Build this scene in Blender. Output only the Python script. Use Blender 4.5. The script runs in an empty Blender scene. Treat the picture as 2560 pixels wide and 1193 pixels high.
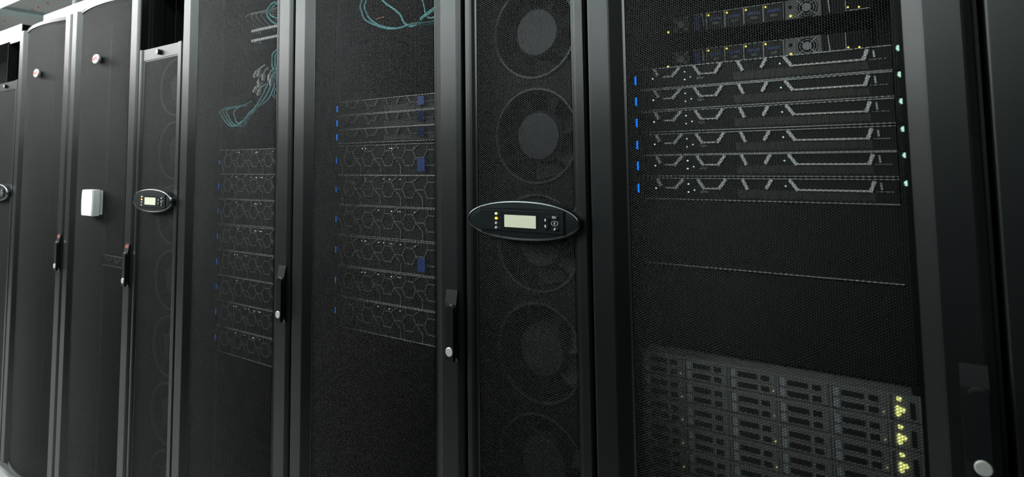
import bpy, math, random
import numpy as np
from mathutils import Vector, Matrix

random.seed(7)
PI = math.pi
scene = bpy.context.scene
col = scene.collection

# ------------------------------------------------------------------ materials
def mat(name, base, rough=0.5, metal=0.0, spec=0.5, emit=None, estr=0.0, noise=0.0, nscale=40.0, bump=0.0, bscale=900.0, rnoise=0.0):
    m = bpy.data.materials.new(name); m.use_nodes = True
    nt = m.node_tree; b = nt.nodes['Principled BSDF']
    b.inputs['Base Color'].default_value = (*base, 1); b.inputs['Roughness'].default_value = rough
    b.inputs['Metallic'].default_value = metal; b.inputs['Specular IOR Level'].default_value = spec
    if noise or bump or rnoise:
        tc = nt.nodes.new('ShaderNodeTexCoord')
    if noise:
        n = nt.nodes.new('ShaderNodeTexNoise'); n.inputs['Scale'].default_value = nscale; n.inputs['Detail'].default_value = 4
        r = nt.nodes.new('ShaderNodeMapRange'); r.inputs['To Min'].default_value = 1 - noise; r.inputs['To Max'].default_value = 1 + noise
        mx = nt.nodes.new('ShaderNodeMix'); mx.data_type = 'RGBA'; mx.blend_type = 'MULTIPLY'; mx.inputs['Factor'].default_value = 1
        mx.inputs['A'].default_value = (*base, 1)
        nt.links.new(tc.outputs['Object'], n.inputs['Vector']); nt.links.new(n.outputs['Fac'], r.inputs['Value'])
        nt.links.new(r.outputs['Result'], mx.inputs['B']); nt.links.new(mx.outputs['Result'], b.inputs['Base Color'])
    if rnoise:
        n2 = nt.nodes.new('ShaderNodeTexNoise'); n2.inputs['Scale'].default_value = 9.0; n2.inputs['Detail'].default_value = 5
        r2 = nt.nodes.new('ShaderNodeMapRange'); r2.inputs['To Min'].default_value = rough - rnoise; r2.inputs['To Max'].default_value = rough + rnoise
        nt.links.new(tc.outputs['Object'], n2.inputs['Vector']); nt.links.new(n2.outputs['Fac'], r2.inputs['Value'])
        nt.links.new(r2.outputs['Result'], b.inputs['Roughness'])
    if bump:
        n3 = nt.nodes.new('ShaderNodeTexNoise'); n3.inputs['Scale'].default_value = bscale
        bp = nt.nodes.new('ShaderNodeBump'); bp.inputs['Strength'].default_value = bump; bp.inputs['Distance'].default_value = 0.0004
        nt.links.new(tc.outputs['Object'], n3.inputs['Vector']); nt.links.new(n3.outputs['Fac'], bp.inputs['Height'])
        nt.links.new(bp.outputs['Normal'], b.inputs['Normal'])
    if emit:
        b.inputs['Emission Color'].default_value = (*emit, 1); b.inputs['Emission Strength'].default_value = estr
        if estr < 8: m.cycles.emission_sampling = 'NONE'
    return m

M = {}
M['powder'] = mat('black_powder_coat', (.0055, .0064, .0066), .35, bump=.12, rnoise=.03)
M['mesh'] = mat('perforated_steel_black', (.0045, .0052, .0054), .32)
M['meshedge'] = mat('punched_edge_black', (.0045, .005, .0052), .75, spec=.2)
M['inner'] = mat('cabinet_inside_black', (.0035, .0038, .004), .6)
M['void'] = mat('flat_black_panel', (.003, .0033, .0036), .9, spec=.15)
M['plastic'] = mat('black_plastic', (.006, .0065, .007), .38)
M['grip'] = mat('gloss_black_plastic', (.010, .011, .012), .22)
M['bezelplastic'] = mat('satin_charcoal_plastic', (.010, .0125, .0135), .22)
M['server'] = mat('server_black', (.0035, .0036, .004), .6, spec=.3)
M['rim'] = mat('server_edge_grey', (.55, .56, .56), .4, metal=.2)
M['lattice'] = mat('lattice_dark_grey', (.19, .178, .15), .5, metal=.2)
M['silver'] = mat('silver_bracket', (.88, .87, .84), .5)
M['steel'] = mat('chassis_steel', (.60, .61, .61), .45, metal=.3, noise=.1)
M['lock'] = mat('nickel_lock', (.72, .71, .68), .35, metal=.45, noise=.06, nscale=300)
M['chrome'] = mat('bright_steel', (.80, .80, .80), .15, metal=1.0)  # for the arc that stands in for the grip highlight
M['white'] = mat('white_plastic', (.80, .81, .79), .5)
M['tick'] = mat('white_print', (.75, .76, .74), .6)
M['red'] = mat('red_print', (.62, .055, .035), .5)
M['redlabel'] = mat('dull_red_print', (.26, .045, .035), .5)
M['badge'] = mat('badge_silver', (.52, .51, .50), .4, metal=.1)
M['lcd'] = mat('lcd_grey_green', (.70, .695, .53), .35)
M['rimmetal'] = mat('dark_polished_rim', (.14, .145, .155), .24, metal=1.0)  # for edge bands added to carry highlights
M['fanplate'] = mat('fan_housing_grey', (.005, .0053, .006), .7, spec=.25)
M['fanhub'] = mat('fan_hub_grey', (.024, .0255, .029), .5)
M['fanring'] = mat('fan_ring_grey', (.05, .05, .054), .4)
M['blade'] = mat('fan_blade_black', (.006, .006, .007), .5)
M['teal'] = mat('teal_cable', (.25, .72, .78), .45)
M['whitecable'] = mat('pale_cable', (.62, .62, .60), .5)
M['redcable'] = mat('red_cable', (.60, .06, .03), .5)
M['orange'] = mat('orange_plastic', (.80, .20, .07), .5)
M['storage'] = mat('drive_grey', (.30, .30, .30), .55, noise=.15, nscale=300)
M['storagelight'] = mat('drive_tab_pale', (.52, .56, .60), .45)
M['bay'] = mat('drive_slot_black', (.012, .012, .014), .6)
M['navy'] = mat('navy_plastic', (.015, .06, .32), .45)
M['floor'] = mat('floor_vinyl_pale', (.36, .365, .355), .22, noise=.04, nscale=3)
M['partition'] = mat('partition_black', (.02, .021, .022), .5)
M['wallend'] = mat('wall_slate', (.10, .105, .11), .7, noise=.03, nscale=2)
M['partitionpale'] = mat('partition_grey', (.17, .172, .165), .5)
M['wall'] = mat('wall_pale', (.62, .63, .63), .7, noise=.03, nscale=2)
M['walldark'] = mat('wall_charcoal', (.06, .062, .065), .7, noise=.03, nscale=2)
M['deck'] = mat('ceiling_zinc', (.60, .61, .60), .6, noise=.12, nscale=6)
M['beam'] = mat('ceiling_channel_greygreen', (.40, .50, .50), .5, noise=.05, nscale=8)
M['galv'] = mat('galvanised_rod', (.60, .63, .63), .4, metal=.5)
M['trough'] = mat('trough_pale_grey', (.74, .75, .75), .4)  # pale colour puts the front's near-white reflection into the paint
M['housing'] = mat('lamp_housing_white', (.8, .8, .8), .5)
M['lampglow'] = mat('lamp_diffuser', (.9, .9, .9), .5, emit=(1.0, 1.0, .985), estr=24.0)
M['lampcool'] = mat('lamp_diffuser_cool', (.9, .9, .9), .5, emit=(.87, 1.0, .975), estr=22.0)
M['lampdim'] = mat('lamp_diffuser_dim', (.9, .9, .9), .5, emit=(.90, 1.0, .98), estr=8.0)
M['tubeglow'] = mat('strip_lamp_diffuser', (.9, .95, .95), .5, emit=(.86, 1.0, .98), estr=1.1)
M['led_blue'] = mat('led_blue', (.0, .05, .3), .4, emit=(.0, .17, 1.0), estr=2.2)
M['led_mint'] = mat('led_mint', (.3, .5, .4), .4, emit=(.50, .86, .66), estr=1.0)
M['led_green'] = mat('led_green_white', (.3, .5, .4), .4, emit=(.62, 1.0, .80), estr=1.0)
M['led_white'] = mat('led_white', (.6, .6, .6), .4, emit=(.9, 1.0, .95), estr=1.8)
M['led_yellow'] = mat('led_yellow', (.6, .6, .1), .4, emit=(1.0, .86, .16), estr=1.6)
M['led_lime'] = mat('led_lime', (.6, .6, .2), .4, emit=(.80, .86, .28), estr=1.1)
M['led_amber'] = mat('led_amber', (.6, .3, .05), .4, emit=(1.0, .42, .05), estr=1.6)
M['led_pale'] = mat('led_pale_yellow', (.7, .7, .4), .3, emit=(.8, .75, .35), estr=.55)
M['led_off'] = mat('led_clear', (.5, .5, .52), .2)

# ------------------------------------------------------------------ mesh helpers
class MB:
    def __init__(s): s.v = []; s.f = []; s.sm = []
    def add(s, vs, fs, smooth=False):
        b = len(s.v); s.v += [tuple(p) for p in vs]; s.f += [tuple(b + i for i in f) for f in fs]; s.sm += [smooth] * len(fs); return s
    def box(s, x0, x1, y0, y1, z0, z1, c=0.0):
        if c <= 0:
            return s.add([(x, y, z) for z in (z0, z1) for y in (y0, y1) for x in (x0, x1)],
                         [(0, 2, 3, 1), (4, 5, 7, 6), (0, 1, 5, 4), (2, 6, 7, 3), (0, 4, 6, 2), (1, 3, 7, 5)])
        pr = [(x0 + c, y0), (x1 - c, y0), (x1, y0 + c), (x1, y1), (x0, y1), (x0, y0 + c)]      # front edges chamfered
        n = len(pr); zz = [(z0, c), (z0 + c, 0), (z1 - c, 0), (z1, c)]
        vs = []
        for z, q in zz:
            for (x, y) in pr: vs.append((x, max(y, y0 + q) if q else y, z))
        fs = [tuple(reversed(range(n))), tuple(range(3 * n, 4 * n))]
        for k in range(3):
            for i in range(n): fs.append((k * n + i, k * n + (i + 1) % n, (k + 1) * n + (i + 1) % n, (k + 1) * n + i))
        return s.add(vs, fs)
    def prism(s, pts, a0, a1, axis='z', smooth=False):
        n = len(pts)
        def P(p, a):
            return (p[0], p[1], a) if axis == 'z' else ((p[0], a, p[1]) if axis == 'y' else (a, p[0], p[1]))
        vs = [P(p, a0) for p in pts] + [P(p, a1) for p in pts]
        s.add(vs, [tuple(range(n)), tuple(reversed(range(n, 2 * n)))])
        s.add(vs, [(i, n + i, n + (i + 1) % n, (i + 1) % n) for i in range(n)], smooth)
        return s
    def disc(s, cx, cz, y0, y1, r, n=24, rx=None, dome=0.0):      # cylinder along Y, front at y0
        rx = rx or r
        ring = [(cx + rx * math.cos(2 * PI * i / n), cz + r * math.sin(2 * PI * i / n)) for i in range(n)]
        prof = [(1, y1), (1, y0 + (y1 - y0) * .25), (.88, y0)] if not dome else [(1, y1), (1, y0 + dome), (.8, y0 + dome * .35), (.45, y0 + dome * .08)]
        vs = []
        for k, y in prof: vs += [(cx + (x - cx) * k, y, cz + (z - cz) * k) for x, z in ring]
        vs.append((cx, y0, cz)); fs = [tuple(range(n))]
        for k in range(len(prof) - 1):
            fs += [(k * n + i, (k + 1) * n + i, (k + 1) * n + (i + 1) % n, k * n + (i + 1) % n) for i in range(n)]
        L = (len(prof) - 1) * n
        fs += [(L + i, len(vs) - 1, L + (i + 1) % n) for i in range(n)]
        return s.add(vs, fs, bool(dome))
    def ring(s, cx, cz, y0, y1, r0, r1, n=40):                   # annulus along Y
        vs = []
        for r, y in ((r0, y1), (r0, y0), (r1, y0), (r1, y1)):
            vs += [(cx + r * math.cos(2 * PI * i / n), y, cz + r * math.sin(2 * PI * i / n)) for i in range(n)]
        fs = []
        for k in range(4):
            k2 = (k + 1) % 4
            fs += [(k * n + i, k * n + (i + 1) % n, k2 * n + (i + 1) % n, k2 * n + i) for i in range(n)]
        return s.add(vs, fs)
    def stroke(s, pts, w, y0, y1):                                # flat bar along a polyline in the XZ plane
        for (a, b) in zip(pts, pts[1:]):
            dx, dz = b[0] - a[0], b[1] - a[1]; L = math.hypot(dx, dz) or 1e-9
            nx, nz = -dz / L * w / 2, dx / L * w / 2; ex, ez = dx / L * w * .3, dz / L * w * .3
            q = [(a[0] - ex + nx, a[1] - ez + nz), (a[0] - ex - nx, a[1] - ez - nz), (b[0] + ex - nx, b[1] + ez - nz), (b[0] + ex + nx, b[1] + ez + nz)]
            s.prism(q, y0, y1, 'y')
        return s
    def tube(s, pts, r, n=8, sub=8):
        P = [Vector(p) for p in pts]; Q = []
        for i in range(len(P) - 1):
            p0 = P[max(i - 1, 0)]; p1 = P[i]; p2 = P[i + 1]; p3 = P[min(i + 2, len(P) - 1)]
            for k in range(sub):
                t = k / sub
                Q.append(.5 * ((2 * p1) + (p2 - p0) * t + (2 * p0 - 5 * p1 + 4 * p2 - p3) * t * t + (3 * p1 - p0 - 3 * p2 + p3) * t ** 3))
        Q.append(P[-1]); vs = []; up = Vector((.13, .97, .2))
        for i, q in enumerate(Q):
            t = (Q[min(i + 1, len(Q) - 1)] - Q[max(i - 1, 0)]).normalized()
            a = t.cross(up).normalized(); b = t.cross(a).normalized()
            vs += [q + (a * math.cos(2 * PI * k / n) + b * math.sin(2 * PI * k / n)) * r for k in range(n)]
        m = len(Q)
        fs = [(i * n + k, i * n + (k + 1) % n, (i + 1) * n + (k + 1) % n, (i + 1) * n + k) for i in range(m - 1) for k in range(n)]
        fs += [tuple(range(n)), tuple(reversed(range((m - 1) * n, m * n)))]
        return s.add(vs, fs, True)
    def mesh(s, name):
        me = bpy.data.meshes.new(name); me.from_pydata(s.v, [], s.f); me.update()
        me.polygons.foreach_set('use_smooth', s.sm); return me
    def build(s, name, m, parent=None, loc=(0, 0, 0)):
        return obj(name, s.mesh(name), m, parent, loc)

def obj(name, me, m, parent=None, loc=(0, 0, 0)):
    if m is not None:
        me.materials.clear(); me.materials.append(M[m])
    o = bpy.data.objects.new(name, me); col.objects.link(o); o.location = loc
    if parent is not None: o.parent = parent
    return o

def fixn(o):
    import bmesh
    bm = bmesh.new(); bm.from_mesh(o.data); bmesh.ops.recalc_face_normals(bm, faces=bm.faces); bm.to_mesh(o.data); bm.free(); return o

def empty(name, loc): 
    o = bpy.data.objects.new(name, None); col.objects.link(o); o.location = loc; o.empty_display_size = .05; return o
def tag(o, label, cat, group=None):
    o['label'] = label; o['category'] = cat
    if group: o['group'] = group
    return o
def struct(name, mb, m):
    o = mb.build(name, m); o['kind'] = 'structure'; return fixn(o)
def copy_tree(o, parent=None):
    c = o.copy(); col.objects.link(c)
    if parent is not None: c.parent = parent
    for ch in list(o.children): copy_tree(ch, c)
    return c

def text_mesh(name, body, size, depth):
    cu = bpy.data.curves.new(name, 'FONT'); cu.body = body; cu.size = size; cu.extrude = depth; cu.align_x = 'CENTER'; cu.align_y = 'CENTER'; cu.resolution_u = 3
    t = bpy.data.objects.new(name, cu); col.objects.link(t)
    dg = bpy.context.evaluated_depsgraph_get(); dg.update()
    me = bpy.data.meshes.new_from_object(t.evaluated_get(dg)); bpy.data.objects.remove(t); bpy.data.curves.remove(cu)
    me.transform(Matrix.Rotation(PI / 2, 4, 'X')); me.name = name
    return me

# perforated sheet: round holes in staggered rows punched through steel of real thickness,
# the steel between three holes standing slightly proud of the hole edges
def perforated(name, width, z0, z1, place, pitch=.0044, hole=.442, thick=.0011, edge=.004, crown=.00003):
    cs = pitch * math.sqrt(3) / 2; R = pitch / math.sqrt(3)
    nc = int((width - 2 * edge - 2 * R) / cs) + 1; nr = int((z1 - z0 - 2 * edge - 1.5 * pitch) / pitch) + 1
    s0 = (width - (nc - 1) * cs) / 2; h0 = z0 + (z1 - z0 - (nr - .5) * pitch) / 2
    I, J = np.meshgrid(np.arange(nc), np.arange(nr), indexing='ij')
    cx = s0 + I * cs; cz = h0 + pitch * .25 + J * pitch + (I % 2) * pitch / 2
    K = 12; ang = np.radians(np.arange(K) * 30.0 - 15.0)            # edge k lies between corners k and k+1, facing 30*k degrees
    r = pitch * hole / math.cos(math.radians(15))
    S = (cx[..., None] + r * np.cos(ang)).reshape(-1); Z = (cz[..., None] + r * np.sin(ang)).reshape(-1); nv = len(S)
    def P(s_, d):
        x, y, nx, ny = place(s_)
        return x + nx * d, y + ny * d
    xf, yf = P(S, 0.0); xb, yb = P(S, thick)
    jr = (cx + R).reshape(-1), cz.reshape(-1)                       # junction at 0 degrees and at 60 degrees of every hole
    ju = (cx + R * .5).reshape(-1), (cz + pitch / 2).reshape(-1)
    xr, yr = P(jr[0], -crown); xu, yu = P(ju[0], -crown); nh = nc * nr
    verts = np.concatenate([np.stack([xf, yf, Z], 1), np.stack([xb, yb, Z], 1), np.stack([xr, yr, jr[1]], 1), np.stack([xu, yu, ju[1]], 1)])
    cell = I * nr + J; base = cell * K; b = base.reshape(-1)
    quads = []; tris = []
    for k in range(K):
        a0, a1 = b + k, b + (k + 1) % K
        quads.append(np.stack([a0, a1, a1 + nv, a0 + nv], 1))
    def nb(kind):
        if kind == 'up': i2, j2 = I, J + 1
        elif kind == 'ur': i2, j2 = I + 1, J + (I % 2)
        else: i2, j2 = I + 1, J + (I % 2) - 1
        ok = (i2 >= 0) & (i2 < nc) & (j2 >= 0) & (j2 < nr)
        return (np.clip(i2, 0, nc - 1) * nr + np.clip(j2, 0, nr - 1)) * K, ok
    N = {k: nb(k) for k in ('up', 'ur', 'lr')}
    for e, kind in ((1, 'ur'), (3, 'up'), (11, 'lr')):
        n_, ok = N[kind]; c_ = base[ok]; n_ = n_[ok]; f = (e + 6) % K
        quads.append(np.stack([c_ + e, n_ + (f + 1) % K, n_ + f, c_ + (e + 1) % K], 1))
    def fan(ok, centre, A, ea, B, eb, C_, ec):
        A, B, C_ = A[ok], B[ok], C_[ok]; c_ = centre[ok]
        loop = [A + ea, A + (ea + 1) % K, B + eb, B + (eb + 1) % K, C_ + ec, C_ + (ec + 1) % K]
        for q in range(6): tris.append(np.stack([c_, loop[(q + 1) % 6], loop[q]], 1))
    ok = N['ur'][1] & N['lr'][1]; fan(ok, 2 * nv + cell, base, 0, N['ur'][0], 8, N['lr'][0], 4)
    ok = N['up'][1] & N['ur'][1]; fan(ok, 2 * nv + nh + cell, base, 2, N['up'][0], 10, N['ur'][0], 6)
    Q = np.concatenate(quads); T = np.concatenate(tris)
    # plain margins of the sheet: left and right strips follow the bend, top and bottom strips in steps
    ev = []; eq = []
    def strip(sa, sb, za, zb, n):
        for i in range(n):
            p = sa + (sb - sa) * i / n; q = sa + (sb - sa) * (i + 1) / n
            o0 = len(verts) + len(ev)
            for (s_, z_) in ((p, za), (q, za), (q, zb), (p, zb)):
                x, y = P(np.array([s_]), 0.0002); ev.append((float(x[0]), float(y[0]), z_))
            eq.append((o0, o0 + 1, o0 + 2, o0 + 3))
    m = R * .8
    strip(0, s0 - m, z0, z1, 1); strip(width - s0 + m, width, z0, z1, 1)
    strip(0, width, z0, h0 - pitch * .2, 24); strip(0, width, h0 + (nr - .5) * pitch + pitch * .15, z1, 24)
    V = np.concatenate([verts, np.array(ev)]); Q = np.concatenate([Q, np.array(eq)])
    me = bpy.data.meshes.new(name)
    nl = Q.size + T.size
    me.vertices.add(len(V)); me.vertices.foreach_set('co', V.astype(np.float32).ravel())
    me.loops.add(nl); me.loops.foreach_set('vertex_index', np.concatenate([Q.ravel(), T.ravel()]).astype(np.int32))
    st = np.concatenate([np.arange(len(Q)) * 4, Q.size + np.arange(len(T)) * 3]).astype(np.int32)
    me.polygons.add(len(st)); me.polygons.foreach_set('loop_start', st)
    me.materials.append(M['mesh']); me.materials.append(M['meshedge'])           # flat steel, punched edges
    mi = np.zeros(len(st), np.int32); mi[:nh * K] = 1; me.polygons.foreach_set('material_index', mi)
    me.update(calc_edges=True)
    return me

# ------------------------------------------------------------------ room
LAMP_X = (-8.4, -7.0, -5.6, -4.2, -2.8, -1.4)
LAMP_Y = (-.95, -2.15, -3.35, -4.55)
struct('floor', MB().box(-14, 3, -5.5, 3.2, -.1, 0), 'floor')
struct('wall_back', MB().box(-14, 3, 3.2, 3.3, 0, 3.0), 'wall')
struct('wall_front', MB().box(-14, 3, -5.6, -5.5, 0, 3.0), 'walldark')
struct('wall_left', MB().box(-10.6, -10.5, -5.5, 3.2, 0, 3.0), 'wallend')
struct('wall_right', MB().box(3, 3.1, -5.5, 3.2, 0, 3.0), 'walldark')
struct('wall_partition', MB().box(-4.8, 2.4, -1.95, -1.85, 0, 2.05), 'partition')  # unseen stand-in for the opposite rack row, blocks light below its top
struct('wall_aisle', MB().box(-10.3, -4.8, -1.95, -1.85, 0, 2.05), 'partitionpale')       # paler stretch of the stand-in, added to brighten far stile reflections
ce = MB()
yy = [-3.2 + i * .16 for i in range(1)]
nx = 340; w = 17.0 / nx                                            # ribbed decking, ribs along Y
vs = []; fs = []
for i in range(nx):
    x0 = -14 + i * w
    for (xa, za) in ((x0, 2.918), (x0 + w * .42, 2.918), (x0 + w * .5, 2.946), (x0 + w * .92, 2.946)):
        vs += [(xa, -5.5, za), (xa, 3.2, za)]
for k in range(len(vs) // 2 - 1): fs.append((2 * k, 2 * k + 1, 2 * k + 3, 2 * k + 2))
ce.add(vs, fs); ce.box(-14, 3, -5.5, 3.2, 2.95, 3.0)
struct('ceiling', ce, 'deck')
for i, x in enumerate((-11.2, -9.2, -7.17, -5.2, -3.2, -1.2, .8)):
    struct('trim_%d' % (i + 1), MB().prism([(x - .115, 2.93), (x - .115, 2.885), (x - .09, 2.875), (x + .09, 2.875), (x + .115, 2.885), (x + .115, 2.93)], -5.5, 3.2, 'y'), 'beam')

# flat lamp panels under the ceiling over the aisle and the room beyond it
def ceiling_lamp(x, y, label, L=1.2, W=.6, z=2.845, glow='lampglow'):
    t = tag(empty('ceiling_light', (x, y, z)), label, 'light', 'square grid of lamp panels under the ceiling')
    fr = MB(); fr.box(-L / 2, L / 2, -W / 2, W / 2, .006, .03); fr.box(-L / 2, L / 2, -W / 2, -W / 2 + .02, 0, .006); fr.box(-L / 2, L / 2, W / 2 - .02, W / 2, 0, .006)
    fixn(fr.build('housing', 'housing', t))
    MB().box(-L / 2 + .02, L / 2 - .02, -W / 2 + .022, W / 2 - .022, 0.002, .0058).build('diffuser', glow, t)
    return t
for x in LAMP_X:
    for y in LAMP_Y:
        if (x > -2 and y > -3) or (x > -4 and y > -2): continue
        # cooler tubes in the near panels
        ceiling_lamp(x, y, 'flat white lamp panel in the grid under the ceiling over the aisle', glow='lampcool' if x > -5 else 'lampglow')
ceiling_lamp(0.0, -3.35, 'flat white lamp panel in the grid under the ceiling over the aisle', glow='lampcool')  # added lamp, brightens the brackets in the nearest rack
ceiling_lamp(-.75, -3.95, 'flat white lamp panel in the grid under the ceiling over the aisle', glow='lampcool')  # another added lamp for the same brackets
ceiling_lamp(-1.72, -.66, 'slim lamp panel under the ceiling straight above the near part of the aisle', 1.1, .28, glow='lampcool')

# strip lamp, rods, pipe and orange anchors above the far racks
t = tag(empty('strip_light', (-7.2, .70, 2.86)), 'pale strip light under the ceiling above the far end of the rack row', 'light')
MB().box(-1.4, 1.4, -.10, .105, .0, .07, ).build('housing', 'housing', t); MB().box(-1.38, 1.38, -.09, .098, -.012, 0).build('diffuser', 'tubeglow', t)
o = MB().tube([(-7.93, -5.4, 2.84), (-7.93, 0, 2.84), (-7.93, 3.1, 2.84)], .014).build('ceiling_rod', 'galv'); tag(o, 'thin galvanised rod under the ceiling, first beyond the grey-green channel', 'rod', 'ceiling rods')
o = MB().tube([(-8.12, -5.4, 2.84), (-8.12, 0, 2.84), (-8.12, 3.1, 2.84)], .014).build('ceiling_rod', 'galv'); tag(o, 'thin galvanised rod under the ceiling, second beyond the grey-green channel', 'rod', 'ceiling rods')
o = MB().disc(0, 0, 0, .78, .022, 16).build('hanger_pole', 'housing'); o.rotation_euler = (-PI / 2, 0, 0); o.location = (-5.05, .735, 2.93 - .78 + .78)
o.rotation_euler = (PI / 2, 0, 0); o.location = (-5.05, .735, 2.15)
tag(o, 'white pole rising from the rack tops to the ceiling beside the pale cable trough', 'pole')
for x in (-6.36, -6.59, -6.82, -6.97, -7.42, -7.72):
    o = MB().disc(0, 0, 0, .012, .009, 12, dome=.006).build('anchor_cap', 'orange'); o.rotation_euler = (PI / 2, 0, 0); o.location = (x, 1.06, 2.918)
    o.rotation_euler = (-PI / 2, 0, 0)
    o.location = (x, 1.06, 2.914)
    tag(o, 'small orange anchor cap in a line on the grey ceiling', 'anchor cap', 'orange ceiling anchors')

# ------------------------------------------------------------------ racks
DOOR_B, DOOR_T = .058, 2.046
def bow(x):
    return .012 - .024 * (1 - ((x - .289) / .217) ** 2)
MX0, MX1 = .070, .508
_s = np.linspace(MX0, MX1, 400); _y = bow(_s)
_arc = np.concatenate([[0], np.cumsum(np.hypot(np.diff(_s), np.diff(_y)))])
def place_bow(s):
    x = np.interp(s, _arc, _s); dy = .048 * (x - .289) / .217 ** 2
    L = np.hypot(1, dy); return x, bow(x), -dy / L, 1 / L
rack_mesh = perforated('perforated_panel', float(_arc[-1]), DOOR_B + .014, DOOR_T - .010, place_bow)

def arc_rail(z0, z1, off=.004, back=.03):
    xs = np.linspace(.066, .512, 25); pts = [(float(x), float(bow(x)) - off) for x in xs] + [(.512, back), (.066, back)]
    return pts, z0, z1
def make_rack(name):
    root = empty(name, (0, 0, 0))
    fr = MB()
    fr.box(.003, .012, .032, 1.06, .05, 2.04); fr.box(.588, .597, .032, 1.06, .05, 2.04)
    fr.box(.012, .588, .032, 1.06, 2.02, 2.04); fr.box(.012, .588, .032, 1.06, .03, .075); fr.box(.012, .588, 1.045, 1.06, .075, 2.02)
    fr.box(.003, .597, .032, .06, .03, .055)
    fixn(fr.build('cabinet_frame', 'inner', root))
    for s in (0, 1):
        for y in (.09, 1.0):
            fixn(MB().prism([(.05 + .5 * s + .017 * math.cos(a * PI / 6), y + .017 * math.sin(a * PI / 6)) for a in range(12)], 0, .03).build('leveling_foot', 'plastic', root))
    dl = MB()
    dl.prism([(.002, .030)] + [(.0055 - .0035 * math.cos(q * PI / 12), .0035 - .0035 * math.sin(q * PI / 12)) for q in range(7)] + [(.0445, 0), (.0475, .001), (.070, .013), (.070, .030)], DOOR_B, DOOR_T)
    dl.prism([(.508, .030), (.508, .013), (.530, .0012), (.5325, 0), (.5755, 0), (.5790, .0008), (.5875, .0042), (.590, .0070), (.590, .030)], DOOR_B, DOOR_T)
    p, a, b = arc_rail(DOOR_T - .013, DOOR_T + .002); dl.prism(p, a, b)
    p, a, b = arc_rail(DOOR_B - .002, DOOR_B + .017); dl.prism(p, a, b)
    dl.box(.004, .588, .001, .029, .030, DOOR_B, .002)
    door = fixn(dl.build('door', 'powder', root))
    obj('perforated_panel', rack_mesh, None, door)
    xc = .5655
    hs = MB(); hs.prism([(.004, .956), (-.002, .962), (-.0075, .985), (-.0075, 1.084), (-.002, 1.1125), (.004, 1.1135)], xc - .0180, xc + .0130, 'x')
    fixn(hs.build('handle_plate', 'plastic', door))
    g = MB(); n = 10
    g.prism([(xc - .0105, .964), (xc + .0105, .964)] + [(xc + .0105 * math.cos(PI * k / n), 1.072 + .0105 * math.sin(PI * k / n)) for k in range(n + 1)], -.0150, -.0068, 'y')
    fixn(g.build('handle_grip', 'grip', door))
    k = MB(); k.stroke([(xc + .0108 * math.cos(PI * (.15 + .7 * q / 8)), 1.0722 + .0108 * math.sin(PI * (.15 + .7 * q / 8))) for q in range(9)], .0040, -.0143, -.0110)
    o = fixn(k.build('grip_spring', 'chrome', door)); o['label'] = 'bright metal arc at the top of the handle'  # metal arc shaped as the highlight on the grip top
    o = MB().disc(xc, .984, -.0172, -.0145, .0098, 20).build('lock', 'lock', door); o['label'] = 'round nickel lock'
    return root

def rails(root, x0, x1, both=False):
    for x in (x0, x1):
        r = MB(); r.box(x - .009, x + .009, .128, .1302, .08, 2.01); r.box(x - .011, x - .009, .128, .17, .08, 2.01)
        ro = fixn(r.build('mounting_rail', 'inner', root))
        if x == x0 and not both: continue
        tk = MB()
        for i in range(40):
            z = .14 + i * .0445
            if i % 4 in (0, 1): tk.box(x + .002, x + .0045, .1272, .128, z, z + .010)
        fixn(tk.build('rail_marks', 'tick', ro))['label'] = 'white printed unit marks'

rackA = make_rack('server_rack')
def badge(root):
    door = [c for c in root.children if c.name.startswith('door')][0]
    bm_ = MB(); bm_.disc(.304, 1.813, -.0270, -.0215, .0185, 36, rx=.030); bm_.disc(.304, 1.813, -.0220, -.0118, .012, 20); b = fixn(bm_.build('badge', 'badge', door)); b['label'] = 'round silver badge with red letters'
    me = text_mesh('badge_lettering', 'APC', .0200, .0004); o = obj('badge_lettering', me, 'red', door, (.304, -.0274, 1.813))
    me.transform(Matrix.Scale(1.42, 4, (1, 0, 0)))
    pl = MB(); pl.add([(.5510, -.0029, 1.1095), (.5740, -.0029, 1.1095), (.5740, -.0053, 1.0985), (.5510, -.0053, 1.0985)], [(0, 1, 2, 3)])
    fixn(pl.build('handle_label', 'redlabel', door))['label'] = 'red label on the handle top'

racks = {}
spec = [('A1', -3.6, 'black perforated rack farthest along the row, with a round badge and no white box'),
        ('A2', -3.0, 'black perforated rack with a round badge, carrying the white plastic box'),
        ('A4', -2.1, 'black perforated rack right of the narrow low unit, teal cables behind its upper mesh'),
        ('A5', -1.5, 'black perforated rack left of the near oval display unit, hexagon-fronted servers inside'),
        ('A7', -.6, 'nearest full black rack with silver-bracketed servers and grey drive shelves behind mesh'),
        ('A8', 0., 'rack at the extreme right edge of the photo, only its dark door stile showing')]
for i, (k, x, lab) in enumerate(spec):
    r = copy_tree(rackA) if i else rackA
    racks[k] = r
for k, x, lab in spec:
    r = racks[k]; r.location = (x, 0, 0); tag(r, lab, 'server rack', 'black perforated racks in the row')
    rails(r, {'A7': .050, 'A5': .034, 'A4': .024}.get(k, .05), {'A7': .5075, 'A5': .492, 'A4': .482}.get(k, .5075), k == 'A7')
for k in ('A1', 'A2'): badge(racks[k])

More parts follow.
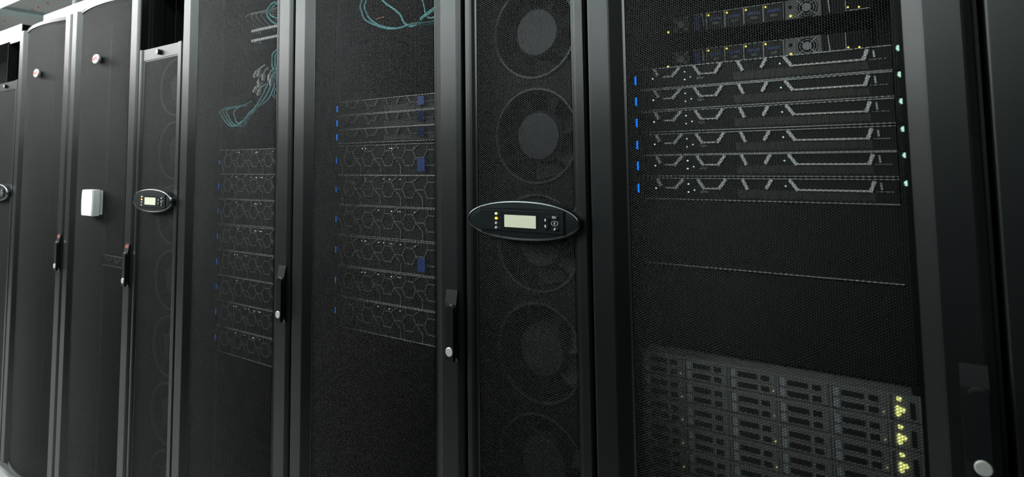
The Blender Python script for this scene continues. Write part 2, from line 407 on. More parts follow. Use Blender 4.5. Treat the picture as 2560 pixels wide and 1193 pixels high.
# ------------------------------------------------------------------ cooling units
def place_flat(s):
    return .0250 + s, s * 0 + .006, s * 0, s * 0 + 1
CT = 1.815
cool_mesh = perforated('perforated_panel', .2440, .075, CT - .040, place_flat)
def make_cooler(name):
    root = empty(name, (0, 0, 0))
    cb = MB(); cb.box(.003, .010, .024, 1.06, .03, CT - .004); cb.box(.290, .297, .024, 1.06, .03, CT - .004)
    cb.box(.010, .290, .024, 1.06, CT - .02, CT - .004); cb.box(.010, .290, .024, 1.06, .03, .06); cb.box(.010, .290, .30, 1.06, .06, CT - .02)
    fixn(cb.build('cabinet', 'inner', root))
    d = MB()
    d.prism([(.002, .024)] + [(.0050 - .003 * math.cos(q * PI / 12), .003 - .003 * math.sin(q * PI / 12)) for q in range(7)] + [(.0140, 0), (.0185, .0012), (.0200, .0020), (.0255, .0062), (.0255, .024)], .05, CT)
    d.prism([(.2680, .024), (.2680, .006), (.2715, .0005), (.2755, 0), (.2915, 0), (.2955, .005), (.2955, .024)], .05, CT)
    d.box(.027, .270, .004, .022, CT - .041, CT - .001); d.box(.027, .270, .004, .022, .052, .078)
    door = fixn(d.build('front_panel', 'powder', root))
    obj('perforated_panel', cool_mesh, None, door)
    kn = MB().disc(.143, CT - .021, -.0075, .004, .0095, 22).build('panel_latch', 'grip', door); kn['label'] = 'round black latch'
    MB().disc(.143, CT - .021, -.0082, -.0073, .0066, 20).build('latch_insert', 'lock', door)
    for i in range(7):
        zc = .312 + i * .2271
        fan = MB(); n = 40; R = .1005; xc = .149
        sq = []
        for q in range(n):
            a = 2 * PI * q / n; c, s = math.cos(a), math.sin(a); m = max(abs(c), abs(s)); sq.append((c / m * .1165, s / m * .112))
        vs = [(xc + x, .060, zc + z) for x, z in sq] + [(xc + R * math.cos(2 * PI * q / n), .060, zc + R * math.sin(2 * PI * q / n)) for q in range(n)]
        vs += [(xc + R * .95 * math.cos(2 * PI * q / n), .115, zc + R * .95 * math.sin(2 * PI * q / n)) for q in range(n)]
        fs = [(q, (q + 1) % n, n + (q + 1) % n, n + q) for q in range(n)] + [(n + q, n + (q + 1) % n, 2 * n + (q + 1) % n, 2 * n + q) for q in range(n)]
        fan.add(vs, fs); fan.box(xc - .1165, xc + .1165, .060, .064, zc - .1135, zc - .112)
        fo = fan.build('fan', 'fanplate', root)
        MB().ring(xc, zc, .054, .0605, R * .985, R * 1.03).build('fan_ring', 'fanring', fo)
        MB().disc(xc, zc, .066, .110, .057, 32).build('fan_hub', 'fanhub', fo)
        bl = MB()
        for q in range(7):
            a0 = 2 * PI * q / 7; vs = []
            for rr in (.052, .075, .094):
                for da, y in ((0, .075), (.62, .108)):
                    a = a0 + da + (rr - .05) * 3; vs.append((xc + rr * math.cos(a), y, zc + rr * math.sin(a)))
            bl.add(vs, [(0, 1, 3, 2), (2, 3, 5, 4)], True)
        bl.build('fan_blades', 'blade', fo)
    # oval control display
    xc, zc, hw, hh = .158, 1.2735, .1345, .0415; n = 72
    def ov(k, y): return [(xc + (hw * k - (1 - k) * 0) * math.copysign(abs(math.cos(a)) ** .94, math.cos(a)), y, zc + (hh - hw * (1 - k)) * math.copysign(abs(math.sin(a)) ** .94, math.sin(a))) for a in (2 * PI * i / n for i in range(n))]
    prof = [(1.0, .008), (1.0, -.0165), (.993, -.0192), (.982, -.0216), (.970, -.0226), (.963, -.0227), (.956, -.0214), (.93, -.0218), (.88, -.0225)]
    vs = []; fs = []
    for k, y in prof: vs += ov(k, y)
    for k in range(len(prof) - 1): fs += [(k * n + i, (k + 1) * n + i, (k + 1) * n + (i + 1) % n, k * n + (i + 1) % n) for i in range(n)]
    fs.append(tuple((len(prof) - 1) * n + i for i in range(n)))
    b = MB(); b.add(vs, fs, False); disp = fixn(b.build('oval_display', 'bezelplastic', root))
    disp.location = (-.006, .006, 0)
    rv = []; rf = []
    for k, y in ((.9945, -.0190), (.9885, -.0208), (.982, -.0221), (.974, -.0229), (.966, -.0231)): rv += ov(k, y)
    for k in range(4): rf += [(k * n + i, (k + 1) * n + i, (k + 1) * n + (i + 1) % n, k * n + (i + 1) % n) for i in range(n)]
    fixn(MB().add(rv, rf, True).build('display_rim', 'rimmetal', disp))['label'] = 'polished rim of the oval panel'  # band added so the bezel edge shows a bright highlight
    disp['label'] = 'black oval control panel with small screen'
    x0, x1, z0, z1 = .0625, .2585, 1.2525, 1.2945
    gr = MB(); gr.box(x0 - .0022, x1 + .0022, -.0232, -.0222, z0 - .0022, z1 + .0022); fixn(gr.build('panel_groove', 'void', disp))
    ip = MB(); ip.box(x0, x1, -.0252, -.0225, z0, z1, .0008); fixn(ip.build('control_panel', 'bezelplastic', disp))
    sf = MB(); sf.box(.1185, .2000, -.0256, -.0250, 1.2570, 1.2872); fixn(sf.build('screen_frame', 'void', disp))
    sc = MB(); sc.box(.1220, .1970, -.0259, -.0252, 1.2600, 1.2848); o = fixn(sc.build('screen', 'lcd', disp)); o['label'] = 'blank grey-green screen'
    for up in (1, -1):
        bt = MB(); cz_ = 1.2722
        bt.prism([(.2195 + .0085 * math.cos(PI * q / 12), cz_ + up * (.0008 + .0128 * math.sin(PI * q / 12))) for q in range(13)], -.0275, -.0250, 'y'); fixn(bt.build('button', 'grip', disp))
        ar = MB(); zb = cz_ + up * .0045
        ar.prism([(.2195, zb + up * .0045), (.2175, zb + up * .0012), (.2187, zb + up * .0012), (.2187, zb - up * .0016), (.2203, zb - up * .0016), (.2203, zb + up * .0012), (.2215, zb + up * .0012)], -.0279, -.0274, 'y'); fixn(ar.build('arrow_mark', 'white', disp))
    for j, zb in enumerate((1.2838, 1.2724, 1.2620)):
        bt = MB().disc(.2400, zb, -.0275, -.0250, .0044, 24, rx=.0074); fixn(bt.build('button', 'grip', disp))
        if j: 
            rg = MB().ring(.2400, zb, -.02765, -.0270, .0042, .0047, 24); 
            for i_, v in enumerate(rg.v): rg.v[i_] = (.2400 + (v[0] - .2400) * 1.68, v[1], v[2])
            fixn(rg.build('button_ring', 'lock' if j == 1 else 'rimmetal', disp))  # lowest button's ring is added for its edge highlight
        if j == 0: obj('button_lettering', text_mesh('button_lettering', 'ESC', .0056, .0003), 'white', disp, (.2400, -.0279, zb))
        elif j == 1: fixn(MB().prism([(.2400, zb + .0024), (.2384, zb + .0002), (.2395, zb + .0002), (.2395, zb - .0024), (.2405, zb - .0024), (.2405, zb + .0002), (.2416, zb + .0002)], -.0281, -.0275, 'y').build('arrow_mark', 'white', disp))
        else: fixn(MB().prism([(.2404, zb + .0024), (.2404, zb - .0004), (.2398, zb - .0004), (.2398, zb + .0008), (.2378, zb - .0012), (.2398, zb - .0030), (.2398, zb - .0018), (.2417, zb - .0018), (.2417, zb + .0024)], -.0281, -.0275, 'y').build('arrow_mark', 'white', disp))
    for j, (zb, m_) in enumerate(((1.2862, 'led_pale'), (1.2766, 'led_amber'), (1.2668, 'led_off'), (1.2576, 'led_off'))):
        MB().disc(.1020, zb, -.0280, -.0250, .0028, 16, rx=.0034, dome=.0018).build('indicator_light', m_, disp)
        fixn(MB().box(.1065, .1115, -.0254, -.0251, zb - .0004, zb + .0005).build('indicator_mark', 'fanring', disp))
    return root
coolA = make_cooler('cooling_unit')
coolB = copy_tree(coolA); coolC = copy_tree(coolA)
for r, x, lab in ((coolA, -.9, 'near narrow cooling unit with large oval display and round fans behind its mesh'),
                  (coolB, -2.4, 'narrow low cooling unit between two racks, round latch on its top and small oval display'),
                  (coolC, -3.9, 'cooling unit cut off at the left edge, end of its oval display showing')):
    r.location = (x, 0, 0); tag(r, lab, 'cooling unit', 'narrow in-row cooling units')
# black panels that close the gap above the low cooling units
for x, lab in ((-2.4, 'black blanking panel above the low cooling unit with the round latch'), (-3.9, 'black blanking panel above the cooling unit at the left edge'), (-.9, 'black blanking panel above the near cooling unit with the large display')):
    t = tag(empty('blanking_panel', (x, 0, CT)), lab, 'blanking panel', 'black panels over the cooling units')
    p = MB(); p.box(.012, .288, .16, .168, 0, .225); p.box(.004, .012, .04, .20, 0, .225); p.box(.288, .296, .04, .20, 0, .225)
    fixn(p.build('panel', 'void', t))
    for xx, yy in ((.010, .046), (.048, .10), (.082, .14)):
        fixn(MB().box(xx, xx + .004, yy, yy + .03, 0, .225).build('flange', 'plastic', t))

# ------------------------------------------------------------------ things on the racks
t = tag(empty('sensor_box', (-2.672, -.012, 1.256)), 'white plastic box mounted on the mesh door of a far rack', 'sensor box')
hw, hh = .0425, .049
def barrel(k, y, bulge):
    pts = []
    for i in range(9): pts.append((-hw * k - bulge * (1 - ((i - 4) / 4) ** 2), y, -hh * k + 2 * hh * k * i / 8))
    for i in range(9): pts.append((hw * k + bulge * (1 - ((i - 4) / 4) ** 2), y, hh * k - 2 * hh * k * i / 8))
    return pts
sb = MB(); rows = [barrel(1, -.008, .003), barrel(1, -.030, .0045), barrel(.96, -.0345, .0045)]
n = 18; vs = sum(rows, []); fs = [(k * n + i, (k + 1) * n + i, (k + 1) * n + (i + 1) % n, k * n + (i + 1) % n) for k in range(2) for i in range(n)]
fs += [tuple(2 * n + i for i in range(n)), tuple(reversed(range(n)))]
sb.add(vs, fs); fixn(sb.build('cover', 'white', t))
bp = MB(); bp.box(-hw * .93, hw * .93, -.008, .004, -hh * .93, hh * .93); fixn(bp.build('back_plate', 'white', t))

for x0, x1, lab in ((-5.2, -3.755, 'pale cable trough on top of the far cooling unit at the left edge'), (-3.475, -1.0, 'pale cable trough standing on top of the two racks with round badges')):
    t = tag(empty('cable_trough', ((x0 + x1) / 2, .05, 2.046)), lab, 'cable trough', 'pale troughs on the rack tops'); L = (x1 - x0) / 2
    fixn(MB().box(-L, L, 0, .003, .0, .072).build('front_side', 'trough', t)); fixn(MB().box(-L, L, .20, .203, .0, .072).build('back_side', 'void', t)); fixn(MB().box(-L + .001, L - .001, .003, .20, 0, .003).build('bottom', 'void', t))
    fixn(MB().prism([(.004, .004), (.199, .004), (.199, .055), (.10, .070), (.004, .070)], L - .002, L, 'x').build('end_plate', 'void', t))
fixn(MB().box(-3.9, -3.6, .045, .052, 2.030, 2.0455).build('x', 'trough')).name = 'header_strip'
o = bpy.data.objects['header_strip']; tag(o, 'pale strip under the trough over the black gap at the left edge', 'strip')

# ------------------------------------------------------------------ servers
SY = .125
def server_base(name, H, body='server'):
    root = empty(name, (0, 0, 0))
    fixn(MB().box(.062, .494, SY + .006, SY + .74, -H + .0012, -.0012).build('chassis', body, root))
    return root
def ears(root, H, blue=True, mint=False, bw=.003):
    for x0, x1, s in ((.0425, .0600, 0), (.4960, .5140, 1)):
        e = fixn(MB().box(x0, x1, SY - .002, SY + .0016, -H + .0015, -.0015).build('ear', 'server', root))
        if not s and blue: fixn(MB().box(.0496, .0496 + bw, SY - .0032, SY - .002, -H * .5 - .0085, -H * .5 + .0085).build('status_light', 'led_blue', e))
        if s and mint: MB().disc(.5043, -.0075, SY - .012, SY - .002, .0043, 14, dome=.002).build('status_light', 'led_mint', e)
def bezel(root, H, mrim='rim'):
    b = fixn(MB().box(.062, .494, SY - .002, SY + .004, -H + .0022, -.0022).build('bezel', 'server', root))
    r = MB(); r.box(.062, .494, SY - .006, SY + .003, -.0022, -.0009); r.box(.062, .494, SY - .006, SY + .003, -H + .0009, -H + .0022)
    fixn(r.build('bezel_rim', mrim, b))['label'] = 'thin pale bezel edge'
    return b

def server_1u(name, H, m='silver', led=True, mint=True):
    root = server_base(name, H); b = bezel(root, H); ears(root, H, True, mint)
    top = -.0042
    for k, pts in enumerate(([(.0932, top), (.0989, -.0155)], [(.1105, -.0200), (.1290, -.0202), (.1434, top)], [(.1728, top), (.1831, -.0205), (.2114, -.0205), (.2231, top)],
              [(.2543, top), (.2613, -.0200)], [(.2944, -.0180), (.3022, top)], [(.3334, top), (.3445, -.0205), (.4543, -.0212), (.4598, -.0062)])):
        s_ = MB()
        for a, c in zip(pts, pts[1:]):
            s_.stroke([a, c], .0026 if abs(a[1] - c[1]) < .002 else .0054, SY - .0075, SY - .002)
        o = fixn(s_.build('bracket', m, b)); o['label'] = 'bracket-shaped trim stroke on the bezel'
    hx = MB()
    for i in range(62):
        for j in range(3):
            x = .27 + i * .0035 if i < 0 else .245 + i * .0035; z = -.0235 - j * .005 - (i % 2) * .0025
            if x < .486: hx.stroke([(x + .0016 * math.cos(q * PI / 3), z + .0019 * math.sin(q * PI / 3)) for q in range(7)], .0004, SY - .0026, SY - .002)
    fixn(hx.build('bezel_grille', 'lattice', b))
    if led:
        for (x, z) in ((.1532, -.0125), (.1528, -.0280), (.0885, -.0215), (.1640, -.0240)):
            MB().disc(x, z, SY - .0045, SY - .002, .0013, 10).build('link_light', 'led_green', root)
        MB().disc(.3255, -.0145, SY - .0045, SY - .002, .0014, 10).build('link_light', 'led_green', root)
    la = MB(); la.stroke([(.4690, -.0080), (.4700, -.0180)], .0024, SY - .006, SY - .002); la.box(.462, .486, SY - .004, SY - .002, -.0222, -.0215); la.box(.176, .190, SY - .004, SY - .002, -.0262, -.0256); la.box(.176, .190, SY - .004, SY - .002, -.0285, -.0280)
    fixn(la.build('latch', 'steel', root))
    return root
def server_2u(name, H):
    root = server_base(name, H); b = bezel(root, H); ears(root, H, True, False, .0014)
    la = MB(); px = .0767; e = -.003
    for i in range(-1, 6):
        x = .0945 + i * px
        def P(a, c): return (min(max(x + a, .064), .492), c)
        L = [[P(0, e), P(0, -.0180)], [P(0, -.0180), P(.0255, -.0185), P(.0480, e)], [P(0, -.0180), P(-.0110, -.0375), P(-.0110, -.0385), P(0, -.0590), P(.0255, -.0590)],
             [P(.0255, -.0185), P(.0365, -.0380), P(.0655, -.0380)], [P(.0365, -.0380), P(.0255, -.0590)], [P(.0365, -.038), P(.0600, -.0600), P(.0600, -.0810)]]
        for k, l in enumerate(L):
            if i == -1 and k < 5: continue
            l = [q for j, q in enumerate(l) if j == 0 or q != l[j - 1]]
            if len(l) > 1: la.stroke(l, .0024, SY - .0055, SY - .002)
    fixn(la.build('bezel_lattice', 'lattice', b))['label'] = 'large hexagon lattice'
    rnd = random.Random(name + str(H))
    for x in (.1580, .1725, .2230, .2425, .2650, .2720, .2955, .3035, .3560):
        MB().disc(x, -.0105 - .0012 * (x > .25), SY - .0045, SY - .002, .0009, 8).build('drive_light', 'led_white', root)
    return root
ORD = ['topmost', 'second from the top', 'third from the top', 'fourth from the top', 'fifth from the top', 'sixth from the top', 'seventh from the top', 'lowest']

# near rack: six bracketed servers
zs = [1.5780, 1.5346, 1.4905, 1.4452, 1.4027, 1.3575]
p1 = server_1u('server', .0437)
for i, z in enumerate(zs):
    s = p1 if i == 0 else copy_tree(p1)
    s.location = (-.6, 0, z); tag(s, 'black server with silver bracket strokes in the nearest rack, %s' % (ORD[i] if i < 5 else 'lowest'), 'server', 'bracketed servers in the nearest rack')
def mounted_panel(x, z0, z1, name, lab, grp=None, shift=0):
    t = tag(empty(name, (x + shift, 0, 0)), lab, 'filler panel', grp)
    fixn(MB().box(.0425, .514, SY, SY + .0022, z0 + .001, z1 - .001).build('panel', 'server', t)); return t
pn = mounted_panel(-.6, 1.186, 1.313, 'filler_panel', 'upper plain black filler panel below the bracketed servers in the nearest rack', 'filler panels in the nearest rack')
fixn(MB().box(.062, .494, SY - .003, SY, 1.187, 1.1882).build('panel_lip', 'steel', pn))
mounted_panel(-.6, 1.030, 1.184, 'filler_panel', 'lower plain black filler panel above the grey drive shelves in the nearest rack', 'filler panels in the nearest rack')

# left racks: hexagon-lattice servers
a5 = [1.4442, 1.3603, 1.2749, 1.1883, 1.1023, 1.017]
a4 = [1.445, 1.3622, 1.2767, 1.1893, 1.1039, 1.0191, .9343, .8492]
p2 = server_2u('lattice_server', .0853)
def drop_some(root, seed):
    rnd = random.Random(seed); n = 0
    for c in list(root.children):
        if c.name.startswith('drive_light') and rnd.random() < .38: bpy.data.objects.remove(c)
cp = [copy_tree(p2) for _ in range(len(a5) + len(a4))]
for i, z in enumerate(a5):
    s = cp[i]; s.location = (-1.516, 0, z); drop_some(s, i + 2); tag(s, 'black hexagon-lattice server in the rack left of the near cooling unit, %s' % (ORD[i] if i < 5 else 'lowest'), 'server', 'lattice servers in the rack left of the near cooling unit')
for i, z in enumerate(a4):
    s = cp[len(a5) + i]; s.location = (-2.126, 0, z); drop_some(s, i + 40)
    tag(s, 'black hexagon-lattice server in the rack with the teal cable loops, %s' % (ORD[i] if i < 7 else 'lowest'), 'server', 'lattice servers in the rack with teal cable loops')
def kill(o):
    for c in list(o.children): kill(c)
    bpy.data.objects.remove(o)
kill(p2)
# three slim servers above them, with blue tabs
M['latticedim'] = mat('lattice_black', (.07, .066, .058), .5)  # bracket silver darkened, its dimness at this angle put into the colour
p3 = server_1u('slim_server', .0415, 'latticedim', led=False, mint=False)
for i, z in enumerate((1.5724, 1.5309, 1.4906)):
    s = p3 if i == 0 else copy_tree(p3)
    s.location = (-1.516, 0, z); tag(s, 'slim dark server above the hexagon-lattice servers, %s of three' % ('top', 'middle', 'bottom')[i], 'server', 'slim servers above the lattice servers')
    fixn(MB().box(.372, .396, SY - .012, SY - .006, -.030, -.006, .001).build('release_tab', 'navy', s))['label'] = 'blue tab'
for i in (0, 3):
    fixn(MB().box(.372, .398, SY - .012, SY - .006, -.075, -.040, .001).build('release_tab', 'navy', cp[i]))['label'] = 'blue tab'

# server behind the mesh of the rack with the white box
s = server_1u('dark_server', .0437, 'lattice', led=False, mint=False); s.location = (-3.0, 0, 1.02); kill([c for e in s.children for c in e.children if c.name.startswith('status_light')][0]); tag(s, 'dark server faintly seen behind mesh in the rack carrying the white box', 'server')
o = MB().tube([(-2.66, .09, .965), (-2.63, .085, .958), (-2.59, .085, .957), (-2.56, .11, .962), (-2.54, .14, .980)], .003).build('network_cable', 'redcable'); tag(o, 'short red cable behind the mesh of the rack carrying the white box', 'cable')

# switches deep in the nearest rack
def make_switch(name):
    t = empty(name, (0, 0, 0)); Y = .40
    fixn(MB().box(.017, .466, Y + .004, Y + .45, -.0215, .0225).build('chassis', 'server', t))
    for x0, k in ((.022, 0), (.300, 1)):
        f = MB(); f.box(x0, x0 + .072, Y - .001, Y + .004, -.021, .022)
        po = fixn(f.build('power_supply', 'fanplate' if k == 0 else 'storage', t))
        xc = x0 + .044
        MB().disc(xc, .0, Y - .0042, Y - .001, .0215, 28).build('fan_opening', 'void', po)
        g = MB()
        for r in (.0195, .0145): g.ring(xc, 0, Y - .0062, Y - .0046, r - .0008, r + .0004, 28)
        for q in range(4):
            a = PI / 4 + q * PI / 2; g.stroke([(xc + .008 * math.cos(a), .008 * math.sin(a)), (xc + .026 * math.cos(a), .024 * math.sin(a))], .0016, Y - .0062, Y - .0046)
        fixn(g.build('fan_guard', 'silver' if k else 'steel', po))
        MB().disc(xc, 0, Y - .0068, Y - .0044, .0095, 20).build('fan_hub', 'storagelight', po)
        MB().disc(x0 + .011, -.0140, Y - .0035, Y - .001, .0026, 12, dome=.001).build('status_light', 'led_yellow', po)
        MB().disc(x0 + .011, .006, Y - .0025, Y - .001, .004, 12).build('socket', 'void', po)
    for i in range(4):
        x0 = .1275 + i * .0425
        f = MB(); f.stroke([(x0, -.020), (x0, .0205), (x0 + .0418, .0205), (x0 + .0418, -.020)], .0011, Y - .003, Y + .004)
        mo = fixn(f.build('fan_module', 'steel', t))
        fixn(MB().box(x0 + .0012, x0 + .0408, Y + .001, Y + .004, -.020, .0195).build('module_face', 'bay', mo))
        ac = MB()
        for q in (-1, 0, 1): ac.stroke([(x0 + .021 + q * .0042 + .0022 * math.cos(j * PI / 3), -.006 + .0022 * math.sin(j * PI / 3)) for j in range(7)], .0005, Y, Y + .001)
        fixn(ac.build('module_grille', 'steel', mo))
        fixn(MB().box(x0 + .008, x0 + .034, Y, Y + .001, .0015, .008).build('module_vent', 'navy', mo))
        MB().disc(x0 + .0045, .0150, Y - .003, Y + .001, .0020, 12, dome=.001).build('status_light', 'led_yellow', mo)
    fixn(MB().box(.098, .112, Y - .003, Y + .004, -.018, .016).build('ejector', 'navy', t))
    e = MB(); e.stroke([(.098, .0195), (.118, .0195), (.121, -.010)], .0018, Y - .004, Y); fixn(e.build('ejector_wire', 'steel', t))
    fixn(MB().stroke([(.385, .018), (.388, -.019)], .002, Y - .004, Y + .004).build('divider', 'steel', t))
    fixn(MB().box(.418, .462, Y - .002, Y + .004, -.019, .019).build('port_block', 'fanplate', t))
    fixn(MB().stroke([(.418, .019), (.418, -.019), (.462, -.019)], .0012, Y - .004, Y - .002).build('port_edge', 'steel', t))
    for x, z in ((.422, -.012), (.442, -.014)): MB().disc(x, z, Y - .004, Y - .001, .0020, 12, dome=.001).build('status_light', 'led_yellow', t)
    return t
sw = make_switch('network_switch'); sw2 = copy_tree(sw)
sw.location = (-.6, 0, 1.6375); tag(sw, 'rear of a switch with two round fans just above the silver-bracketed servers', 'network switch', 'switches in the nearest rack')
sw2.location = (-.597, .0, 1.7235); tag(sw2, 'upper switch with round fans at the top of the nearest rack', 'network switch', 'switches in the nearest rack')

# grey drive shelves at the bottom of the nearest rack
def make_shelf(name, H):
    t = empty(name, (0, 0, 0)); Y = .098
    fixn(MB().box(.064, .494, Y + .006, Y + .7, -H + .001, -.001).build('chassis', 'storage', t))
    fr = MB(); fr.box(.0565, .506, Y, Y + .006, -.0052, -.0012)
    for i in range(6):
        x = .0625 + i * .0806 ; fr.box(x - .0018 - .003, x + .0012 - .003, Y + .001, Y + .006, -H + .001, -.0052)
    fr.box(.468, .506, Y + .002, Y + .006, -H + .001, -.0052)
    fixn(fr.build('face_frame', 'storage', t))
    for i in range(5):
        for j in range(2):
            x0 = .0625 + i * .0806; z1 = -.0062 - j * (H - .0065) / 2; h = (H - .0065) / 2 - .0012
            d = MB(); d.box(x0, x0 + .0735, Y + .0025, Y + .0058, z1 - h, z1)
            do = fixn(d.build('drive', 'storage', t))
            fixn(MB().box(x0 + .001, x0 + .0095, Y + .0010, Y + .0025, z1 - h + .002, z1 - .0015).build('drive_tab', 'storagelight', do))
            s = MB(); s.box(x0 + .0125, x0 + .0440, Y + .0015, Y + .0025, z1 - h + .0035, z1 - .0045); s.box(x0 + .0505, x0 + .0635, Y + .0015, Y + .0025, z1 - h + .0035, z1 - .0045)
            fixn(s.build('drive_slot', 'bay', do))
            if (i * 2 + j) % 4 == 1: MB().disc(x0 + .0705, z1 - h * .55, Y + .0005, Y + .0025, .0008, 8).build('drive_light', 'led_lime', do)
    for x, z in ((.4765, -.0085), (.4745, -.0230), (.4745, -.0275), (.4745, -.0320), (.4808, -.0250)):
        MB().disc(x, z, Y - .001, Y + .002, .0036, 12, dome=.001).build('status_light', 'led_lime', t)
    fixn(MB().box(.490, .497, Y + .001, Y + .002, -H + .006, -.012).build('latch_slot', 'bay', t))
    return t
HS = .0424; N = 6
s0 = make_shelf('drive_shelf', HS); sh = [s0] + [copy_tree(s0) for _ in range(N - 1)]
for i, s in enumerate(sh):
    s.location = (-.6, 0, 1.0235 - i * HS); tag(s, 'grey drive shelf with paired drive fronts in the nearest rack, %s' % (ORD[i] if i < N - 1 else 'lowest'), 'drive shelf', 'grey drive shelves in the nearest rack')

# ------------------------------------------------------------------ cables behind the mesh
def cable(pts, ox, y, r, m, lab, grp):
    P = []
    for p in pts: P.append((ox + p[0], y + (p[2] if len(p) > 2 else 0), p[1]))
    o = MB().tube(P, r).build('network_cable', m); tag(o, lab, 'cable', grp); return o
g5 = 'cables in the rack left of the near cooling unit'; g4 = 'cables in the rack with the teal loops'
R5 = 'in rack beside near cooling unit'
cable([(.150, 1.93, .05), (.1589, 1.8429), (.1623, 1.8171), (.1737, 1.7949), (.1992, 1.7799), (.2334, 1.765), (.2713, 1.7543), (.3082, 1.7514), (.3512, 1.7561), (.375, 1.768, .05), (.38, 1.80, .12)], -1.5, .10, .0026, 'teal', 'teal cable in the big hanging loop, outer strand, ' + R5, g5)
cable([(.158, 1.93, .05), (.1670, 1.8429), (.1713, 1.8171), (.1827, 1.7989), (.2022, 1.7839), (.2334, 1.768), (.2713, 1.7573), (.3082, 1.7544), (.3480, 1.7591), (.370, 1.770, .05), (.375, 1.80, .12)], -1.5, .108, .0026, 'teal', 'teal cable in the big hanging loop, inner strand, ' + R5, g5)
cable([(.16, 1.90, .02), (.2254, 1.841), (.2561, 1.8193), (.2861, 1.7959), (.3009, 1.7719), (.3256, 1.7576), (.3583, 1.7583), (.38, 1.768, .06)], -1.5, .124, .0032, 'teal', 'thick teal cable sagging diagonally across, ' + R5, g5)
cable([(.38, 1.761), (.3902, 1.7663), (.4283, 1.7815), (.46, 1.80), (.49, 1.83)], -1.5, .10, .0028, 'teal', 'straight teal cable by the right stile, lower, ' + R5, g5)
cable([(.38, 1.767), (.3902, 1.7713), (.4283, 1.7875), (.46, 1.806), (.49, 1.836)], -1.5, .10, .0024, 'teal', 'straight teal cable by the right stile, upper, ' + R5, g5)
cable([(.30, 1.89), (.335, 1.835), (.345, 1.80), (.36, 1.783), (.40, 1.79), (.44, 1.83)], -1.5, .16, .0024, 'teal', 'thin teal cable tangle deep behind the mesh, ' + R5, g5)
cable([(.2179, 1.7884), (.2330, 1.7893), (.2486, 1.7906)], -1.5, .10, .0016, 'orange', 'short orange cable end above the teal loop', g5)
for i in range(4):
    cable([(.29 + i * .035, 1.86 - .004 * i, .2), (.33 + i * .03, 1.795 + .010 * i, .1), (.38 + i * .02, 1.81 + .012 * i, .06), (.46, 1.835 + .012 * i, .12)], -1.5, .13 + .012 * i, .0018, 'whitecable', 'thin pale cable of the tangle at the upper right, ' + R5, g5)
R4 = 'in rack beside low cooling unit'
cable([(.43, 1.92, .06), (.3712, 1.9096), (.3358, 1.9023), (.3192, 1.8852), (.3304, 1.8638), (.373, 1.8382), (.43, 1.82, .05)], -2.1, .10, .0026, 'teal', 'teal cable of the top loop, outer strand, ' + R4, g4)
cable([(.43, 1.917, .06), (.376, 1.9056), (.3438, 1.8983), (.3272, 1.8832), (.3404, 1.8698), (.38, 1.8552), (.43, 1.845, .05)], -2.1, .105, .0024, 'teal', 'teal cable of the top loop, inner strand, ' + R4, g4)
for j, dx in enumerate((0, .008, .016)):
    cable([(.41 + dx, 1.82), (.3808 + dx, 1.7612), (.3546 + dx, 1.7438), (.3513 + dx, 1.7119), (.3582 + dx, 1.6856), (.3361 + dx, 1.6555 - .004 * j), (.3012 + dx, 1.6131 - .005 * j), (.2697, 1.5827), (.2308, 1.5588), (.1822, 1.5281 - .003 * j), (.1243, 1.524 + .004 * j), (.0825 + dx, 1.5532), (.0693 + dx, 1.5815), (.09 + dx, 1.60, .06)], -2.1, .10 + .006 * j, .0022, 'teal', ('first', 'second', 'third')[j] + ' teal cable of the long descending loop ' + R4, g4)
cable([(.15, 1.61, .06), (.1528, 1.5765), (.1538, 1.5496), (.1752, 1.5311), (.2308, 1.557, .01)], -2.1, .10, .0022, 'teal', 'short teal cable rising inside the lower loop ' + R4, g4)
for j in range(4):
    cable([(.352 + .006 * j, 1.70), (.345 + .006 * j, 1.67), (.352 + .006 * j, 1.64), (.340 + .008 * j, 1.615), (.345 + .01 * j, 1.59, .04)], -2.1, .11 + .004 * j, .0022, 'teal', ('first', 'second', 'third', 'fourth')[j] + ' teal cable of the short bundle ' + R4, g4)
for j, (x, z, a) in enumerate(((.2790, 1.6842, .6), (.2990, 1.6847, .3), (.3214, 1.6703, .1), (.2990, 1.6503, -.3), (.2790, 1.6342, .7), (.3000, 1.6242, .5), (.3525, 1.6669, .2), (.3625, 1.6500, .0))):
    t = tag(empty('cable_plug', (-2.1 + x, .09, z)), 'pale cable plug with boot among the teal cables', 'cable plug', 'pale plugs among the teal cables')
    t.rotation_euler = (0, a, 0)
    fixn(MB().box(-.0040, .0040, -.004, .004, -.011, .011, .0008).build('plug_body', 'whitecable', t)); fixn(MB().tube([(0, 0, .011), (.001, .004, .022), (.004, .012, .032)], .0022).build('boot', 'whitecable', t))
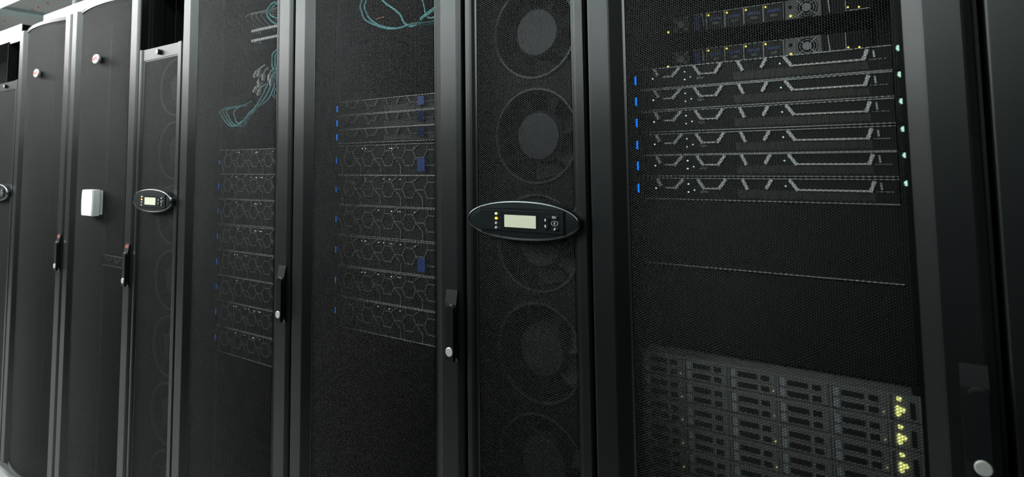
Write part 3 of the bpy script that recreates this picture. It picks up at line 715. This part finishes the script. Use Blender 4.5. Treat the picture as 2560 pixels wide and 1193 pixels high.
for j in range(6):
    cable([(.10 + .03 * j, 1.88 - .006 * j, .12), (.14 + .03 * j, 1.90, .04), (.20 + .03 * j, 1.915, .06), (.26 + .02 * j, 1.90 + .01 * j, .16)], -2.1, .10, .0018, 'redcable' if j == 4 else 'whitecable', ('thin red cable' if j == 4 else 'thin pale cable') + ' of the top cable fan ' + R4, g4)
# two shelf bars in the teal-cable rack
for z, lab in ((1.833, 'upper'), (1.800, 'lower')):
    t = tag(empty('cable_bar', (-2.126, .10, z)), '%s pale horizontal cable bar behind the mesh %s' % (lab, R4), 'cable bar', 'cable bars'); 
    fixn(MB().box(.262, .508, 0, .004, -.004, .004).build('bar', 'steel', t)); fixn(MB().box(.262, .270, .004, .03, -.004, .004).build('bracket', 'steel', t)); fixn(MB().box(.50, .508, .004, .03, -.004, .004).build('bracket', 'steel', t))

# ------------------------------------------------------------------ camera, world, colour
cam = bpy.data.cameras.new('camera'); co = bpy.data.objects.new('camera', cam); col.objects.link(co); scene.camera = co
f, cy = 1440.18, 298.81
cam.sensor_width = 36.0; cam.sensor_fit = 'HORIZONTAL'; cam.lens = f / 2560 * 36
cam.shift_x = 0; cam.shift_y = -(596.5 - cy) / 2560
rt = Vector((.83791525, .54563618, -.01338618)); up = Vector((.04971777, -.05188018, .99741495)); fw = Vector((-.54353121, .83641473, .070599))
co.matrix_world = Matrix(((rt.x, up.x, -fw.x, -.11924), (rt.y, up.y, -fw.y, -1.00872), (rt.z, up.z, -fw.z, 1.3957), (0, 0, 0, 1)))
cam.clip_start = .05; cam.clip_end = 60
cam.dof.use_dof = True; cam.dof.focus_distance = 1.5; cam.dof.aperture_fstop = 4.0

w = bpy.data.worlds.new('world'); scene.world = w; w.use_nodes = True
w.node_tree.nodes['Background'].inputs['Color'].default_value = (.5, .55, .6, 1); w.node_tree.nodes['Background'].inputs['Strength'].default_value = .02
vs_ = scene.view_settings
vs_.view_transform = 'Standard'; vs_.look = 'None'; vs_.exposure = 0.0; vs_.gamma = 1.0; vs_.use_curve_mapping = False
scene.cycles.max_bounces = 6; scene.cycles.sample_clamp_indirect = 4.0
